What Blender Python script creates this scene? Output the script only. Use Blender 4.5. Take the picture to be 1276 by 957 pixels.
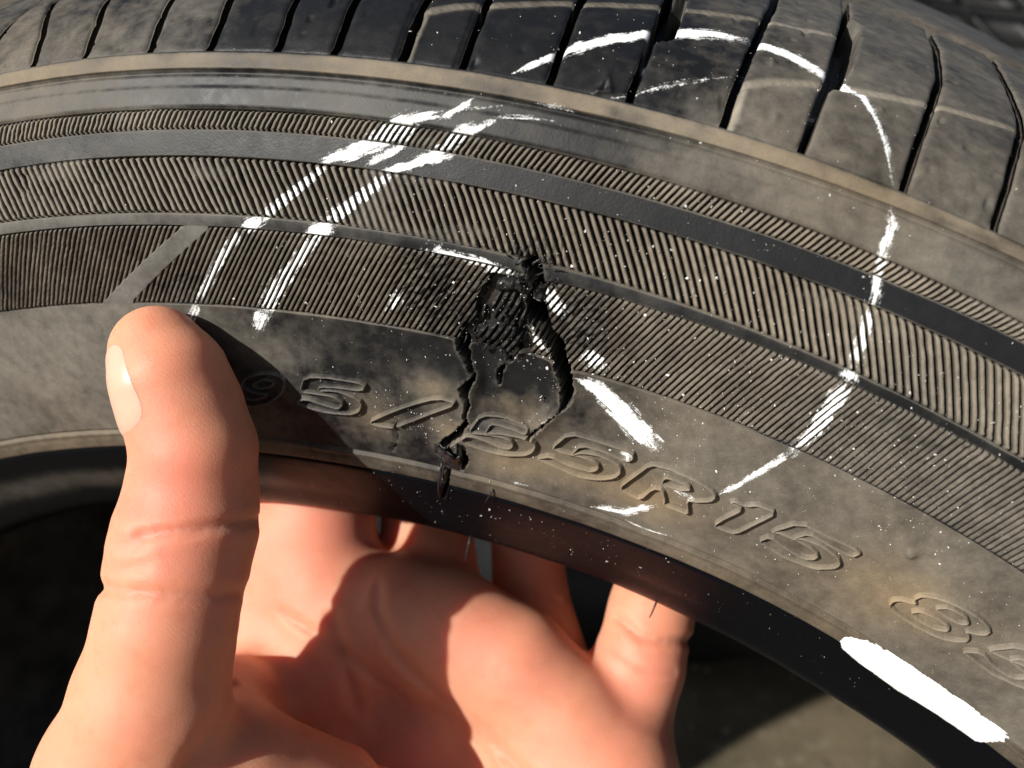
import bpy, math, random
import numpy as np

# ------------------------------------------------------------------ clear, camera, light, exposure
for _o in list(bpy.data.objects): bpy.data.objects.remove(_o, do_unlink=True)
SC = bpy.context.scene
COL = SC.collection
MM = 0.001

cam_data = bpy.data.cameras.new('camera'); cam = bpy.data.objects.new('camera', cam_data); COL.objects.link(cam)
cam.location = (68.963*MM, -223.497*MM, 304.184*MM)
from mathutils import Matrix, Vector
_f = Vector((-0.23118792, 0.84542761, -0.4814606)); _r = Vector((0.96458497, 0.26377231, 0.0)); _u = Vector((-0.12699597, 0.46440966, 0.87646774))
_m = Matrix((_r, _u, -_f)).transposed()
cam.rotation_euler = _m.to_euler()
cam_data.sensor_width = 36.0
cam_data.lens = 36.0*1156.45/1276.0
cam_data.clip_start = 0.01; cam_data.clip_end = 200.0
cam_data.dof.use_dof = True
cam_data.dof.focus_distance = 0.147
cam_data.dof.aperture_fstop = 18.0
SC.camera = cam

SUN_DIR = Vector((-0.50, -0.67, 0.56)).normalized()      # from the scene towards the sun
_elev = math.asin(SUN_DIR.z); _az = math.atan2(SUN_DIR.x, SUN_DIR.y)
world = bpy.data.worlds.new("World"); SC.world = world; world.use_nodes = True
_nt = world.node_tree; _nt.nodes.clear()
_sky = _nt.nodes.new('ShaderNodeTexSky'); _sky.sky_type = 'NISHITA'; _sky.sun_disc = False
_sky.sun_elevation = _elev; _sky.sun_rotation = _az; _sky.air_density = 1.0; _sky.dust_density = 2.0
_bg = _nt.nodes.new('ShaderNodeBackground'); _bg.inputs['Strength'].default_value = 0.05
_wo = _nt.nodes.new('ShaderNodeOutputWorld')
_nt.links.new(_sky.outputs[0], _bg.inputs['Color']); _nt.links.new(_bg.outputs[0], _wo.inputs['Surface'])
sun_data = bpy.data.lights.new('sun', 'SUN'); sun_data.energy = 5.0; sun_data.angle = math.radians(0.9); sun_data.color = (1.0, 0.965, 0.905)
sun = bpy.data.objects.new('sun', sun_data); COL.objects.link(sun)
sun.rotation_euler = SUN_DIR.to_track_quat('Z', 'Y').to_euler(); sun.location = SUN_DIR*3
vs = SC.view_settings; vs.view_transform = 'Standard'; vs.look = 'None'; vs.gamma = 1.0; vs.use_curve_mapping = False
vs.exposure = 0.46

# ------------------------------------------------------------------ tyre surface, fitted rings and traced details
# surface definition (goes into scene.py verbatim)
NODES=np.arange(-25,36,5.)
RK={
'I':[192.4,192.4,192.3,192.2,192.1,192.1,192.3,192.5,192.6,192.5,192.4,192.6,193.0],
'H':[216.6,216.2,215.7,215.3,214.9,214.8,214.8,215.1,215.4,215.6,215.4,214.7,213.9],
'G':[243.0,242.6,242.3,242.1,241.9,241.8,241.9,242.1,242.3,242.4,242.1,241.5,240.5],
'F':[257.1,256.8,256.6,256.5,256.4,256.4,256.5,256.5,256.5,256.4,256.1,255.8,255.3],
'E':[259.4,258.9,258.4,258.2,258.1,258.1,258.2,258.3,258.2,257.8,257.3,256.9,256.6],
'D':[265.3,265.9,266.3,266.6,266.7,266.6,266.6,266.7,266.9,267.1,267.0,266.8,266.5],
'C':[269.1,269.5,269.8,270.0,270.2,270.2,270.1,270.0,270.2,270.4,270.6,270.7,270.8],
'B':[272.8,273.0,273.2,273.3,273.3,273.3,273.1,273.0,273.0,272.9,272.6,272.2,271.9],
'A':[278.3,278.5,278.6,278.6,278.6,278.5,278.4,278.5,278.7,278.9,279.1,279.2,279.2],
'T':[279.5,279.8,280.1,280.4,280.6,280.6,280.5,280.5,280.5,280.4,280.3,280.2,280.0]}
# profile knots from the inner liner round the near bead, up the near sidewall, over the tread to the far side
# each: (name or radius offset spec, w)
KN=[(286-8.,0.),(277.,40.),(272.,66.),(262.,82.),(240.,90.),(218.,86.),(200.,76.),(191.5,71.5),(189.6,76.),
    ('I',86.5),('IH',.36,91.6),('IH',.68,95.0),('IH',.88,96.6),('H',96.9),('HG',.5,99.6),('G',100.3),('F',101.9),('E',101.7),('D',98.9),('C',97.6),
    ('B',96.4),('A',93.6),('T',92.6),(285.2,86.5),(289.2,77.),(292.2,62.),(294.2,40.),(295.2,15.),(295.3,0.),
    (295.,-20.),(293.5,-50.),(289.,-78.),(280.5,-92.),(271.,-98.),(257.,-102.),(240.,-100.),(216.,-97.),(192.5,-87.),
    (189.6,-76.),(191.5,-71.5),(200.,-76.),(218.,-86.),(240.,-90.),(262.,-82.),(272.,-66.),(277.,-40.),(278.,0.)]
def _nom(k):
    if k[0]=='IH': a,b=np.mean(RK['I']),np.mean(RK['H']); return a+(b-a)*k[1],k[2]
    if k[0]=='HG': a,b=np.mean(RK['H']),np.mean(RK['G']); return a+(b-a)*k[1],k[2]
    if isinstance(k[0],str): return np.mean(RK[k[0]]),k[1]
    return k
NOM=np.array([_nom(k) for k in KN])
SK=np.concatenate([[0],np.cumsum(np.hypot(*np.diff(NOM,axis=0).T))])
IDX={k[0]:i for i,k in enumerate(KN) if isinstance(k[0],str) and len(k)==2}
SK-=SK[IDX['H']]            # s = 0 on the rim line H, growing towards the tread (mm)
SV={k:SK[i] for k,i in IDX.items()}
def ring_r(name,a):
    return np.interp(a,NODES,RK[name])
_fine=np.linspace(-30,40,141)
def _smoothnodes(v):
    # smooth (Catmull) resampling of node values so that no kink shows at the nodes
    x=(_fine-NODES[0])/5; v=np.asarray(v); i=np.clip(np.floor(x).astype(int),0,len(v)-2); t=np.clip(x-i,0,1)
    p=lambda j:v[np.clip(j,0,len(v)-1)]
    p0,p1,p2,p3=p(i-1),p(i),p(i+1),p(i+2)
    return .5*(2*p1+(p2-p0)*t+(2*p0-5*p1+4*p2-p3)*t*t+(3*p1-p0-3*p2+p3)*t**3)
RF={k:_smoothnodes(v) for k,v in RK.items()}
def knots_at(a):
    """a: (n,) degrees -> (n,K) radius, (K,) w"""
    a=np.asarray(a,float); out=np.empty(a.shape+(len(KN),)); g=lambda k:np.interp(a,_fine,RF[k])
    for i,k in enumerate(KN):
        if k[0]=='IH': out[...,i]=g('I')+(g('H')-g('I'))*k[1]
        elif k[0]=='HG': out[...,i]=g('H')+(g('G')-g('H'))*k[1]
        elif isinstance(k[0],str): out[...,i]=g(k[0])
        else: out[...,i]=k[0]
    return out
_K=len(KN)
_TW=np.gradient(NOM[:,1],SK)
def prof(a,s):
    """radius and w for matching arrays a (deg), s (mm): cubic Hermite through the knots"""
    a,s=np.broadcast_arrays(np.asarray(a,float),np.asarray(s,float)); sh=a.shape; a=a.ravel(); s=s.ravel()
    i=np.clip(np.searchsorted(SK,s,side='right')-1,0,_K-2); h=SK[i+1]-SK[i]; t=(s-SK[i])/h
    R=knots_at(a); n=np.arange(len(a))
    r1,r2=R[n,i],R[n,i+1]; im=np.maximum(i-1,0); ip=np.minimum(i+2,_K-1)
    m1=(r2-R[n,im])/(SK[i+1]-SK[im]); m2=(R[n,ip]-r1)/(SK[ip]-SK[i])
    w1,w2=NOM[i,1],NOM[i+1,1]
    q1=(w2-NOM[im,1])/(SK[i+1]-SK[im]); q2=(NOM[ip,1]-w1)/(SK[ip]-SK[i])
    h00=2*t**3-3*t*t+1; h10=t**3-2*t*t+t; h01=-2*t**3+3*t*t; h11=t**3-t*t
    r=h00*r1+h10*h*m1+h01*r2+h11*h*m2; w=h00*w1+h10*h*q1+h01*w2+h11*h*q2
    return r.reshape(sh),w.reshape(sh)
def surf(a,s,h=0):
    """point(s) in mm on the tyre at angle a (deg), profile length s, raised h along the normal"""
    e=.05
    r,w=prof(a,s); r2,w2=prof(a,np.asarray(s)+e); r1,w1=prof(a,np.asarray(s)-e)
    dr,dw=(r2-r1),(w2-w1); L=np.hypot(dr,dw)+1e-12
    nr,nw=-dw/L,dr/L        # outward: tangent turned
    t=np.radians(a); R=r+h*nr; Wd=w+h*nw
    return np.stack([R*np.sin(t),-Wd,R*np.cos(t)],-1)

LETTERS={"five_a":[[[-0.55,12.48],[-0.18,15.73],[1.28,16.17],[2.55,15.98],[2.38,14.53],[1.23,14.4],[0.47,14.16],[0.32,13.21],[1.06,13.71],[1.86,13.11],[2.28,12.06],[2.14,10.15],[1.64,8.99],[0.61,8.55],[-0.31,9.02],[-0.89,9.95],[-0.35,11.12],[0.53,10.16],[1.13,9.77],[1.42,11.19],[1.08,12.35],[0.25,12.47],[-0.55,12.48]]],"nine":[[[-4.09,8.55],[-3.65,9.85],[-3.04,9.18],[-2.1,10.91],[-2.91,10.89],[-3.46,12.09],[-3.09,13.98],[-2.14,15.38],[-1.44,15.37],[-1.17,14.02],[-1.53,11.22],[-2.42,8.72],[-3.34,7.53],[-4.09,8.55]],[[-2.86,12.69],[-2.21,14.18],[-1.68,13.93],[-1.91,12.61],[-2.59,11.93],[-2.86,12.69]]],"one_a":[[[-6.22,7.87],[-5.16,13.29],[-5.69,12.98],[-5.42,14.09],[-4.75,15.27],[-4.35,15.21],[-5.52,7.87],[-6.22,7.87]]],"slash":[[[2.45,7.81],[3.44,10.77],[4.51,13.55],[5.64,16.1],[6.55,15.98],[5.22,12.2],[3.68,7.77],[3.06,7.42],[2.45,7.81]]],"five_b":[[[7.04,10.46],[7.5,14.1],[8.38,14.82],[9.32,14.5],[9.52,14.04],[9.44,13.26],[8.95,13.34],[8.28,13.2],[7.94,13.05],[7.78,11.21],[8.46,12.0],[9.13,12.34],[9.69,12.65],[9.97,11.69],[9.89,9.95],[9.52,8.42],[8.56,7.33],[7.57,7.43],[6.92,7.76],[6.76,8.69],[7.05,9.77],[7.85,9.58],[8.53,8.96],[8.91,9.2],[9.04,10.31],[8.86,11.17],[8.48,11.23],[7.83,11.06],[7.04,10.46]]],"five_c":[[[10.63,11.94],[11.17,16.03],[12.47,16.1],[13.75,16.08],[13.85,14.98],[13.61,13.99],[12.69,14.56],[11.74,14.39],[11.46,11.79],[11.9,13.0],[12.43,13.44],[13.07,13.23],[13.48,12.59],[13.58,11.37],[13.42,9.84],[12.94,8.47],[12.11,7.47],[11.2,7.86],[10.38,8.45],[10.13,8.7],[10.67,10.13],[11.27,9.33],[12.02,9.3],[12.44,9.46],[12.65,10.34],[12.66,11.32],[12.39,12.0],[12.04,12.09],[11.46,11.79],[10.94,11.75],[10.63,11.94]]],"r":[[[13.74,7.95],[14.15,11.67],[14.56,15.11],[15.14,15.58],[16.23,15.37],[17.08,14.72],[17.37,13.96],[17.3,12.58],[16.83,11.33],[16.44,10.92],[16.81,7.96],[16.24,7.82],[15.7,8.01],[15.68,9.03],[15.4,10.98],[15.04,10.69],[14.74,7.19],[14.33,7.36],[13.74,7.95]],[[15.24,12.36],[15.28,13.86],[15.78,13.96],[16.25,13.82],[16.38,13.14],[16.01,12.32],[15.6,12.16],[15.24,12.36]]],"one_b":[[[17.91,7.78],[18.17,10.73],[18.55,13.65],[17.97,13.9],[18.11,14.46],[18.58,14.39],[18.91,15.52],[19.7,15.67],[19.27,12.03],[18.85,7.92],[18.38,7.69],[17.91,7.78]]],"five_d":[[[19.95,11.57],[20.62,15.89],[21.93,15.92],[23.22,16.04],[23.06,14.45],[22.09,14.48],[21.15,14.84],[20.82,12.46],[21.12,13.35],[21.91,13.72],[22.66,13.14],[22.94,12.13],[22.87,10.65],[22.31,8.58],[21.17,7.75],[20.49,8.09],[19.81,8.62],[20.04,10.68],[20.89,9.76],[21.67,9.51],[22.02,10.52],[22.04,11.68],[21.49,12.43],[20.82,12.46],[20.31,12.3],[19.95,11.57]]],"eight":[[[25.61,9.56],[25.55,10.99],[25.78,11.94],[26.27,12.75],[26.05,13.42],[26.16,14.78],[26.72,16.02],[27.55,16.77],[28.42,16.84],[29.05,16.16],[29.1,15.16],[28.88,14.26],[28.45,13.5],[28.78,12.92],[28.87,11.94],[28.66,10.93],[28.12,9.46],[27.15,8.72],[26.2,8.86],[25.61,9.56]],[[26.41,10.69],[26.63,12.09],[27.26,12.55],[27.92,12.36],[28.03,11.5],[27.65,10.44],[26.97,10.16],[26.41,10.69]],[[26.89,13.89],[27.26,15.64],[27.94,15.79],[28.29,15.01],[28.09,14.02],[27.49,13.73],[26.89,13.89]]],"five_e":[[[29.69,12.97],[30.31,16.92],[31.29,17.15],[32.26,17.64],[32.25,16.52],[31.5,15.9],[30.8,15.38],[30.57,13.8],[31.02,14.55],[31.96,15.2],[32.47,14.79],[32.59,12.99],[32.0,10.97],[30.82,9.53],[30.15,9.58],[29.53,9.72],[29.18,9.83],[29.65,11.84],[30.47,10.89],[31.36,11.3],[31.67,12.61],[31.58,13.66],[30.98,13.69],[30.57,13.8],[30.12,13.3],[29.69,12.97]]]}
CRACKS={"right":[[8.39,42.49],[8.83,40.41],[8.77,37.78],[8.62,35.84],[8.8,33.68],[9.32,31.91],[9.8,29.77],[10.08,26.72],[10.43,24.06],[10.45,24.24],[10.62,20.36],[10.34,17.71],[9.96,15.49],[9.63,13.25],[9.48,12.3],[9.66,12.19],[9.99,14.84],[10.25,16.84],[10.61,19.16],[10.89,21.39],[10.84,24.16],[10.76,24.53],[10.63,26.54],[10.27,29.5],[10.12,31.78],[9.66,33.3],[9.39,35.94],[9.21,37.76],[9.16,40.82],[8.9,42.78],[8.63,43.7]],"left":[[6.21,27.07],[6.33,25.36],[6.63,23.53],[6.95,21.39],[7.02,20.99],[6.5,18.23],[6.67,16.46],[6.82,15.64],[6.75,13.13],[6.87,12.19],[6.34,8.9],[5.8,6.27],[5.59,4.61],[5.95,4.83],[6.6,7.86],[6.99,11.89],[6.84,13.23],[6.95,15.11],[6.86,18.14],[7.11,20.71],[7.12,21.27],[6.81,24.63],[6.69,27.56],[6.43,27.9]],"small":[[8.01,24.11],[7.89,22.73],[7.9,21.2],[8.03,20.25],[8.11,20.97],[8.09,22.66],[8.23,24.37]],"bead":[[6.61,5.65],[6.55,0.6],[6.84,0.54],[7.06,2.91],[7.01,4.51],[6.8,6.3]],"mid":[[8.81,28.47],[8.55,27.83],[8.17,25.22],[8.32,24.78],[8.64,27.01]]}
TORN=[[7.23,39.16],[8.41,40.52],[8.7,38.3],[8.73,33.4],[8.93,30.73],[8.79,27.59],[8.15,24.44],[7.21,22.95],[6.49,23.8],[6.22,26.89],[6.78,31.11],[7.06,35.41]]
FLAP=[[6.69,27.56],[8.72,32.37],[9.81,29.48],[10.43,24.06],[10.45,24.24],[10.57,19.98],[9.96,15.49],[9.56,13.15],[7.0,10.86],[6.84,14.3],[7.1,20.76]]
HAIRLINES={"a":[[3.73,8.27],[3.58,3.44],[3.33,1.19]],"b":[[6.16,4.83],[6.11,-3.1],[5.77,-8.87]],"c":[[3.31,13.34],[3.31,11.09]]}
CHALK=[[[6.77,68.46,0.75],[7.73,72.83,1.84],[8.68,77.29,2.32],[9.91,81.46,2.68],[10.98,84.52,2.94],[12.1,87.05,3.19],[13.04,87.89,3.08],[14.15,86.94,2.84],[15.03,84.75,2.48],[15.79,83.01,1.66],[16.4,81.95,1.29],[16.91,78.04,1.15],[17.38,73.43,1.01],[17.84,67.95,0.81]],[[9.37,66.93,0.45],[10.29,69.22,0.85],[11.47,73.37,1.03],[12.71,76.94,0.84]],[[18.0,65.42,0.74],[18.26,63.19,1.48],[18.3,60.99,1.27],[18.4,58.27,1.7],[18.61,54.96,1.38],[18.74,52.07,2.14]],[[18.71,51.43,1.93],[18.9,47.85,1.73],[19.06,44.18,1.75]],[[19.07,43.62,2.2],[19.11,42.07,2.74]],[[19.11,41.76,2.34],[19.16,37.71,2.93],[19.15,31.81,2.8],[18.96,25.86,1.81]],[[18.92,26.25,1.55],[18.24,20.02,1.47],[17.42,13.54,1.02]],[[5.77,64.24,0.93],[5.36,62.13,1.63],[4.97,60.28,1.64]],[[4.77,61.0,2.35],[3.93,59.49,1.65],[3.38,58.76,0.71]],[[4.78,60.63,0.7],[5.83,62.92,0.46],[6.99,64.56,0.34]],[[4.05,59.58,3.54],[3.47,57.53,3.55],[3.05,55.72,3.1]],[[5.89,60.06,2.31],[5.41,57.73,2.32],[5.13,56.39,2.1]],[[6.72,62.21,0.69],[6.08,59.73,1.62],[5.51,58.33,1.85]],[[8.5,63.41,0.45],[7.55,63.03,1.14],[6.48,62.11,0.92]],[[3.29,56.71,3.56],[2.23,54.12,2.9],[1.03,52.03,1.23]],[[3.96,56.15,1.65],[3.18,54.06,1.43],[2.59,52.43,0.97]],[[5.29,56.29,3.02],[4.26,53.58,1.89],[3.32,51.67,1.44]],[[1.39,52.07,1.72],[0.37,47.99,1.75],[-0.94,42.63,2.09]],[[3.68,52.13,2.15],[2.64,47.87,2.19],[1.44,43.07,2.51]],[[-0.91,42.76,2.34],[-1.6,41.19,2.82]],[[1.65,43.05,2.75],[0.83,41.21,3.55]],[[-1.77,41.01,1.7],[-3.41,33.25,1.68],[-4.57,27.12,1.74]],[[1.13,41.36,2.44],[-0.41,33.56,2.94],[-1.65,26.81,3.35]],[[-4.54,27.13,2.21],[-5.16,23.73,1.59]],[[-1.61,26.83,3.35],[-2.19,23.07,2.15]],[[7.48,65.36,0.34],[8.16,65.42,0.56],[8.94,65.18,0.34]],[[5.02,41.36,0.65],[5.86,41.59,1.54],[6.97,41.39,1.78],[8.22,40.68,1.52]],[[7.12,40.51,1.79],[7.82,40.22,2.3],[8.32,39.87,1.79]],[[5.44,41.08,4.4],[4.58,36.46,3.27],[3.59,30.18,1.71]],[[9.29,40.41,1.76],[9.55,38.44,2.17],[9.98,36.78,2.59],[10.33,34.4,2.63],[10.68,31.66,3.19],[11.16,29.06,2.68]],[[10.36,30.3,2.68],[11.13,30.83,2.66],[11.6,29.13,3.21]],[[8.75,31.68,1.62],[9.18,30.32,1.9],[9.6,28.64,1.36]],[[10.79,26.24,0.54],[11.72,25.36,3.22],[12.83,22.51,4.31],[13.82,19.79,4.63],[14.43,18.13,2.76]],[[14.23,20.52,0.81],[14.73,19.49,1.09]],[[12.95,0.87,1.34],[14.42,2.34,2.0],[15.39,6.27,2.6]],[[14.56,0.45,0.66],[15.55,-0.04,0.81],[16.73,0.68,0.33]],[[15.77,11.32,1.22],[16.21,10.93,1.53],[16.83,10.94,1.22]],[[13.25,15.2,1.15],[13.72,14.65,1.45]],[[9.24,0.79,0.69],[10.0,0.94,0.51]],[[10.37,18.38,0.28],[9.9,15.8,0.44]]]
PAINT=[[25.75,-4.34],[25.62,-2.77],[25.86,-1.34],[26.45,-0.46],[27.46,-0.18],[28.5,0.06],[30.03,0.24],[31.58,0.49],[32.97,0.66],[34.16,0.79],[34.48,-0.08],[34.32,-2.32],[34.27,-4.31],[33.99,-5.67],[32.36,-6.21],[31.04,-6.8],[29.74,-7.41],[28.5,-7.11],[27.26,-6.67],[26.18,-5.68]]
SIPES=[[[-9.81,67.06],[-9.97,74.54],[-11.22,88.98]],[[-7.7,66.74],[-7.84,75.55],[-8.26,83.3]],[[-5.21,67.3],[-5.28,73.86],[-5.48,80.54]],[[-3.01,67.92],[-3.03,74.13],[-3.23,79.48]],[[-0.7,67.34],[-0.74,73.23],[-0.91,79.32]],[[1.19,66.88],[1.19,72.94],[1.03,79.9]],[[3.34,67.13],[3.32,73.33],[3.27,78.72],[3.27,81.44]],[[5.22,67.84],[5.22,74.13],[5.11,82.02]],[[7.88,67.1],[7.86,74.71],[7.75,84.9],[7.72,88.57]],[[10.21,66.78],[10.24,74.66],[10.2,87.19],[10.13,96.04]],[[12.95,66.86],[12.96,74.83],[13.05,87.35],[13.28,109.68]],[[15.22,67.93],[15.28,75.44],[15.4,85.54],[15.56,105.1],[15.72,119.49]],[[18.15,67.46],[18.18,75.58],[18.39,86.25],[18.7,99.26],[18.85,117.67]],[[20.81,66.8],[20.82,73.65],[20.95,82.84],[21.24,92.93]]]
SLOT=[[15.35,80.81],[15.68,82.65],[15.86,87.88],[16.04,100.99],[16.09,113.31],[15.64,118.77],[15.57,102.72],[15.44,89.03]]
SLOT2=[[10.29,80.95],[10.77,82.5],[10.71,92.19],[10.67,98.25],[10.2,96.3],[10.23,88.88]]
JLINE=[[3.48,67.63],[3.47,73.44],[3.44,77.81],[4.35,80.18],[5.07,81.48],[6.29,83.52],[7.61,86.37],[9.08,89.45],[10.59,92.87]]
JLINE2=[[13.07,67.66],[13.08,72.95],[13.1,75.85],[13.82,78.26],[15.31,81.5],[16.54,83.27],[18.34,86.55],[19.7,88.65],[21.11,90.83]]
JLINE3=[[10.61,92.2],[11.88,94.77],[13.42,97.65],[14.44,99.42],[15.52,101.08]]
NUBS=[[13.69,83.33],[16.96,80.44],[14.24,71.82],[24.69,19.88]]
TRI=[[9.24,67.91],[9.4,71.7],[9.67,68.62]]
BAR={"left":[[-9.15,27.01],[-4.04,41.38]],"right":[[-7.44,27.63],[-3.67,38.85],[-2.97,41.0]]}
ZIG=[[23.57,41.43],[23.94,42.53],[24.58,45.7]]
PATCH=[[-5.66,60.4],[1.81,60.06],[7.18,60.4],[-5.69,63.17],[1.45,63.2]]
PLATES=[[[[6.94,30.13],[7.64,31.35],[8.33,31.15],[8.72,29.73],[8.44,27.15],[7.95,24.8],[7.29,23.62],[6.93,25.44]],[[7.27,24.34],[7.96,30.12]],0.35],[[[7.48,36.43],[8.16,37.51],[8.49,35.95],[8.51,33.12],[8.18,30.97],[7.48,31.61],[7.32,33.87]],[[7.36,31.76],[7.83,37.12]],-0.5],[[[6.92,33.42],[7.26,34.22],[7.34,31.3],[7.03,30.51]],[[7.11,30.89],[7.15,33.95]],-0.8],[[[7.48,39.04],[8.4,39.84],[8.48,38.17],[7.47,36.7]],None,-0.1],[[[8.29,33.43],[8.65,35.02],[8.7,31.61],[8.44,30.4]],[[8.4,30.65],[8.67,34.47]],-0.3],[[[6.49,27.17],[6.83,29.72],[6.99,25.5],[6.77,24.24]],[[6.62,25.11],[6.81,28.97]],-0.9]]

# ------------------------------------------------------------------ helpers
rng = np.random.default_rng(7)
def link_mesh(name, V, F, mat, parent=None, smooth=True, attrs=None):
    """V (n,3) in metres, F (m,k) quads or list of faces -> one mesh object"""
    me = bpy.data.meshes.new(name)
    V = np.asarray(V, np.float32)
    if isinstance(F, np.ndarray):
        k = F.shape[1]; me.vertices.add(len(V)); me.vertices.foreach_set('co', V.ravel())
        me.loops.add(F.size); me.loops.foreach_set('vertex_index', F.astype(np.int32).ravel())
        me.polygons.add(len(F)); me.polygons.foreach_set('loop_start', np.arange(0, F.size, k, dtype=np.int32))
        me.update(calc_edges=True)
    else:
        me.from_pydata([tuple(v) for v in V], [], F)
    for an, av in (attrs or {}).items():
        av = np.asarray(av, np.float32)
        if av.ndim == 2:
            at = me.attributes.new(an, 'FLOAT_VECTOR', 'POINT'); at.data.foreach_set('vector', av.ravel())
        else:
            at = me.attributes.new(an, 'FLOAT', 'POINT'); at.data.foreach_set('value', av.ravel())
    if smooth: me.polygons.foreach_set('use_smooth', np.ones(len(me.polygons), bool))
    me.materials.append(mat); me.validate()
    ob = bpy.data.objects.new(name, me); COL.objects.link(ob)
    if parent is not None: ob.parent = parent
    return ob
def grid_faces(n, m, closed=False):
    i = np.arange(n if closed else n-1)[:, None]; j = np.arange(m-1)[None, :]
    a = i*m+j; b = ((i+1) % n)*m+j
    return np.stack([a, b, b+1, a+1], -1).reshape(-1, 4)
def thing(name, label, cat, loc=(0, 0, 0), group=None):
    o = bpy.data.objects.new(name, None); COL.objects.link(o); o.location = loc
    o.empty_display_size = .02
    tag(o, label, cat, group); return o
def tag(o, label=None, cat=None, group=None, kind=None):
    if label: o['label'] = label
    if cat: o['category'] = cat
    if group: o['group'] = group
    if kind: o['kind'] = kind
def sst(a, b, x):
    t = np.clip((x-a)/(b-a), 0, 1); return t*t*(3-2*t)
def vnoise(x, y, seed=0):
    xi, yi = np.floor(x).astype(np.int64), np.floor(y).astype(np.int64); fx, fy = x-xi, y-yi
    def h(i, j):
        n = (i*374761393+j*668265263+seed*974634) & 0xffffffff
        n = ((n ^ (n >> 13))*1274126177) & 0xffffffff
        return ((n ^ (n >> 16)) & 0xffff)/65535.0
    ux, uy = fx*fx*(3-2*fx), fy*fy*(3-2*fy)
    return (h(xi, yi)*(1-ux)+h(xi+1, yi)*ux)*(1-uy)+(h(xi, yi+1)*(1-ux)+h(xi+1, yi+1)*ux)*uy
def fbm(x, y, seed=0, n=4):
    o = 0; a = .5
    for k in range(n): o = o+a*vnoise(x*2**k, y*2**k, seed+k*17); a *= .5
    return o/(1-.5**n)
RM = 245.0                                     # mean radius used for flat distances (mm)
def flat(a, s): return np.radians(a)*RM, s
def seg_dist(X, Y, poly, closed=False):
    """distance to a polyline in flat mm; returns d, signed across, along"""
    P = np.array([flat(a, s) for a, s in poly]); Q = np.roll(P, -1, 0) if closed else P[1:]; P = P if closed else P[:-1]
    best = np.full(X.shape, 1e9); across = np.zeros(X.shape); along = np.zeros(X.shape); tt = np.zeros(X.shape); L0 = 0
    for k, (p, q) in enumerate(zip(P, Q)):
        d = q-p; L = math.hypot(*d)+1e-9; t = np.clip(((X-p[0])*d[0]+(Y-p[1])*d[1])/L**2, 0, 1)
        e = np.hypot(X-p[0]-t*d[0], Y-p[1]-t*d[1]); c = ((X-p[0])*d[1]-(Y-p[1])*d[0])/L
        m = e < best; best = np.where(m, e, best); across = np.where(m, c, across); along = np.where(m, L0+t*L, along); tt = np.where(m, k+t, tt); L0 += L
    return best, across, along, tt
def inside(X, Y, poly):
    P = [flat(a, s) for a, s in poly]; r = np.zeros(X.shape, bool)
    for (x1, y1), (x2, y2) in zip(P, P[1:]+P[:1]):
        c = ((y1 > Y) != (y2 > Y)) & (X < (x2-x1)*(Y-y1)/(y2-y1+1e-12)+x1); r ^= c
    return r
def sdist(X, Y, poly):
    d = seg_dist(X, Y, poly, True)[0]; return np.where(inside(X, Y, poly), d, -d)
def boxed(A, S, poly, pad_mm):
    P = np.array(poly)[:, :2]; pa = math.degrees(pad_mm/RM)
    return (A > P[:, 0].min()-pa) & (A < P[:, 0].max()+pa) & (S > P[:, 1].min()-pad_mm) & (S < P[:, 1].max()+pad_mm)

# ------------------------------------------------------------------ materials
def new_mat(name):
    m = bpy.data.materials.new(name); m.use_nodes = True; nt = m.node_tree; nt.nodes.clear()
    out = nt.nodes.new('ShaderNodeOutputMaterial'); b = nt.nodes.new('ShaderNodeBsdfPrincipled'); nt.links.new(b.outputs[0], out.inputs[0])
    return m, nt, b
class NB:
    def __init__(s, nt): s.nt = nt
    def n(s, t, **k):
        o = s.nt.nodes.new(t)
        for a, v in k.items(): setattr(o, a, v)
        return o
    def l(s, a, b): s.nt.links.new(a, b)
    def val(s, x, sock):
        if isinstance(x, (int, float, tuple)): sock.default_value = x
        else: s.l(x, sock)
    def math(s, op, a, b=0.0, c=0.0, clamp=False):
        o = s.n('ShaderNodeMath', operation=op, use_clamp=clamp); s.val(a, o.inputs[0]); s.val(b, o.inputs[1]); s.val(c, o.inputs[2]); return o.outputs[0]
    def mix(s, f, a, b):
        o = s.n('ShaderNodeMix', data_type='RGBA'); s.val(f, o.inputs[0]); s.val(a, o.inputs[6]); s.val(b, o.inputs[7]); return o.outputs[2]
    def attr(s, name): return s.n('ShaderNodeAttribute', attribute_name=name)
    def noise(s, vec, scale, detail=4.0, rough=.55):
        o = s.n('ShaderNodeTexNoise'); s.l(vec, o.inputs['Vector']); o.inputs['Scale'].default_value = scale; o.inputs['Detail'].default_value = detail; o.inputs['Roughness'].default_value = rough; return o.outputs[0]
    def ramp(s, x, lo, hi):
        o = s.n('ShaderNodeMapRange', interpolation_type='SMOOTHSTEP'); s.val(x, o.inputs[0]); o.inputs[1].default_value = lo; o.inputs[2].default_value = hi; return o.outputs[0]

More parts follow.
